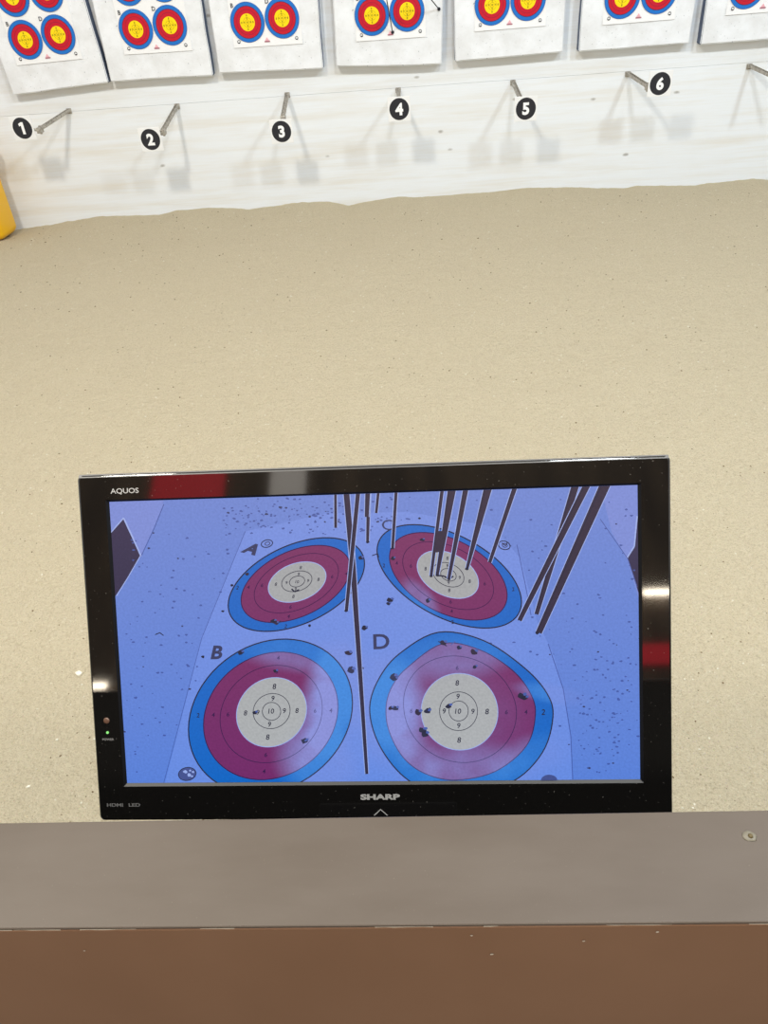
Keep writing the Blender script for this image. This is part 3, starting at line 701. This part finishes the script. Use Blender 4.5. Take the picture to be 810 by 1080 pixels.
# arrows in the video, crossing the picture from its upper edge
def vshaft(a, b, wa, wb, k=15):
    wa *= 1.25; wb *= 1.25; strip([a, b], [wa+1.6, wb+1.4], k, 9); strip([a, b], [wa, wb], k+1, 10); strip([(a[0]-wa*.3, a[1]), (b[0]-wb*.3, b[1])], [.7, .6], k+2, 7)
for i, (a, b, wa, wb) in enumerate((((353.3, 515), (353.6, 556.5), 2.2, 2.4), ((388.5, 515), (387.3, 571), 3.4, 2.4), ((387.6, 515), (386.4, 545), 4.2, 3.4), ((399, 515), (396.4, 541), 2.4, 2.2), ((417.6, 515), (413.7, 578), 2.6, 2.4),
                                    ((377.7, 515), (365, 644), 3.6, 2.8), ((364.5, 515), (372, 600), 5.0, 4.6), ((372, 600), (386.6, 817), 4.6, 2.6),
                                    ((466.6, 512), (454.3, 607.5), 3.0, 2.4), ((477, 512), (460.6, 607.4), 7.0, 2.6), ((491.6, 512), (472.9, 611), 4.6, 2.6), ((515, 512), (492.3, 599.8), 7.0, 2.4), ((543.8, 511), (516.2, 593.5), 4.0, 2.8),
                                    ((607.5, 509), (565.5, 648.5), 6.4, 3.6), ((620, 509), (547.5, 655), 6.0, 3.8), ((639.5, 508), (568, 668), 8.8, 5.2))):
    vshaft(a, b, wa, wb, 16+(i % 3)*3)
shape([(461, 560), (468, 560), (466, 582), (457.6, 583)], 25, 10)
for (x, y, r) in ((365, 644, 2.2), (387.3, 571.5, 2.2), (454.3, 607.5, 2), (461, 607, 2.2), (473, 611, 2), (492.3, 600, 2.2), (413.7, 578, 2), (566, 668, 2.4)): blob(x, y, r, 26, 7, .7)
scr.build('screen', V, mroot)
tag(mroot, 'black flat monitor showing a live target picture, leaning back behind the counter', 'monitor')

# bracket carrying the monitor, bolted to the counter's far side
broot = empty('monitor_bracket', (-.06, .336, .70))
m = MB(); m.box((0, .0035, .02), (.16, .006, .18), 0, .002); m.build('mounting_plate', M_bracket, broot)
for sx in (-.05, .05):
    m = MB(); back = M4 @ Vector((sx, .16, -.071)); p1 = Vector((back.x+.06, back.y-.336, back.z-.70))
    m.tube((sx, .005, .02), (sx, .30, .10), .011); m.tube((sx, .30, .10), p1, .011); m.build('arm', M_bracket, broot)
tag(broot, 'black steel bracket holding the monitor behind the counter', 'bracket')

# ------------------------------------------------------------------ the shooters' room behind the camera (seen only as reflections)
M_room = new_mat('dark_brown_panelling', lin(82, 66, 52), .8, .2); n = N(M_room)
g = n.noise(n.coords((3, 1, .4)), 2.2, 3); n.link(n.ramp(g, [(.35, lin(58, 44, 34)), (.65, lin(98, 80, 62))]), n.p.inputs['Base Color'])
M_dark = new_mat('dark_wainscot', lin(30, 26, 24), .8, .2)
M_carpet = new_mat('grey_carpet', lin(92, 84, 76), .95, .1)
mb = MB(); mb.box((0, -3.06, 2.65), (8, .12, 1.7), 0); tag(mb.build('wall_front', M_room), kind='structure')
mb = MB(); mb.box((0, -3.06, .89), (8, .12, 1.82), 0); tag(mb.build('wall_front.001', M_dark), kind='structure')
mb = MB(); mb.box((0, -1.39, -.05), (8, 3.28, .1), 0); tag(mb.build('floor.001', M_carpet), kind='structure')
def glow(name, col, k):
    m = new_mat(name, col, .5, .3); q = m.node_tree.nodes['Principled BSDF']; q.inputs['Emission Color'].default_value = col; q.inputs['Emission Strength'].default_value = k; return m
def reflection_panel(x, z, w, h, mat, name, label):  # unseen glowing panel, added only to be reflected in the bezel
    m = MB(); m.box((0, 0, 0), (w, .02, h), 0, .004); o = m.build(name, mat); o.location = (x, -2.99, z); tag(o, label, 'reflection panel')
reflection_panel(-1.66, 3.22, .50, .34, glow('red_reflection_glow', lin(225, 30, 50), .8), 'red_reflection_panel', 'large blank lit red sign high on the wall behind the shooting line')
reflection_panel(1.20, 1.97, .30, .12, glow('small_red_reflection_glow', lin(225, 26, 48), 1.1), 'red_reflection_panel', 'small lit red panel on the wall behind the shooting line')
reflection_panel(-.98, 3.23, .24, .30, glow('white_reflection_glow', lin(220, 212, 204), 1.1), 'white_reflection_panel', 'blank lit white sign high on the wall behind the shooting line')
M_tube = new_mat('warm_tube', (1, 1, 1, 1)); q = M_tube.node_tree.nodes['Principled BSDF']; q.inputs['Emission Color'].default_value = (1, .86, .66, 1); q.inputs['Emission Strength'].default_value = 34
for (x, z, L, lab) in ((1.27, 2.33, .16, 'short warm tube lamp above the small red reflection panel'), (-2.02, 1.85, .09, 'small warm tube lamp low on the left of the rear wall')):
    r = empty('tube_lamp', (x, -2.98, z)); m = MB(); m.box((0, .0, .03), (L+.04, .04, .03), 0, .004); m.build('lamp_housing', M_bracket, r)
    m = MB(); m.tube((-L/2, .03, 0), (L/2, .03, 0), .016); m.build('tube', M_tube, r); tag(r, lab, 'lamp')

# ------------------------------------------------------------------ light
w = bpy.data.worlds.new('hall_light'); sc.world = w; w.use_nodes = True
bg = w.node_tree.nodes['Background']; bg.inputs[0].default_value = (1, .985, .95, 1); bg.inputs[1].default_value = .67
def lamp(name, typ, loc, power, col, size, target=None, **kw):
    l = bpy.data.lights.new(name, typ); l.energy = power; l.color = col
    if typ == 'AREA': l.shape = 'RECTANGLE'; l.size, l.size_y = size
    else: l.shadow_soft_size = size
    for k, v in kw.items(): setattr(l, k, v)
    o = bpy.data.objects.new(name, l); COL.objects.link(o); o.location = loc
    if target: o.rotation_euler = (Vector(target)-Vector(loc)).to_track_quat('-Z', 'Y').to_euler()
for (x, p, c) in ((-1.95, 540, (1, .94, .82)), (1.2, 340, (.90, .96, 1)), (3.85, 470, (.78, .91, 1))):
    lamp('range_floodlight', 'POINT', (x, .9, 4.7), p, c, .27)
lamp('counter_fill_light', 'AREA', (0, -1.6, 2.9), 58, (1, .93, .84), (1.6, .5), (0, -1.2, 0))  # added fill, unseen, brightens the counter front

vs_ = sc.view_settings; vs_.view_transform = 'Standard'; vs_.look = 'None'; vs_.exposure = 0; vs_.gamma = 1; vs_.use_curve_mapping = False
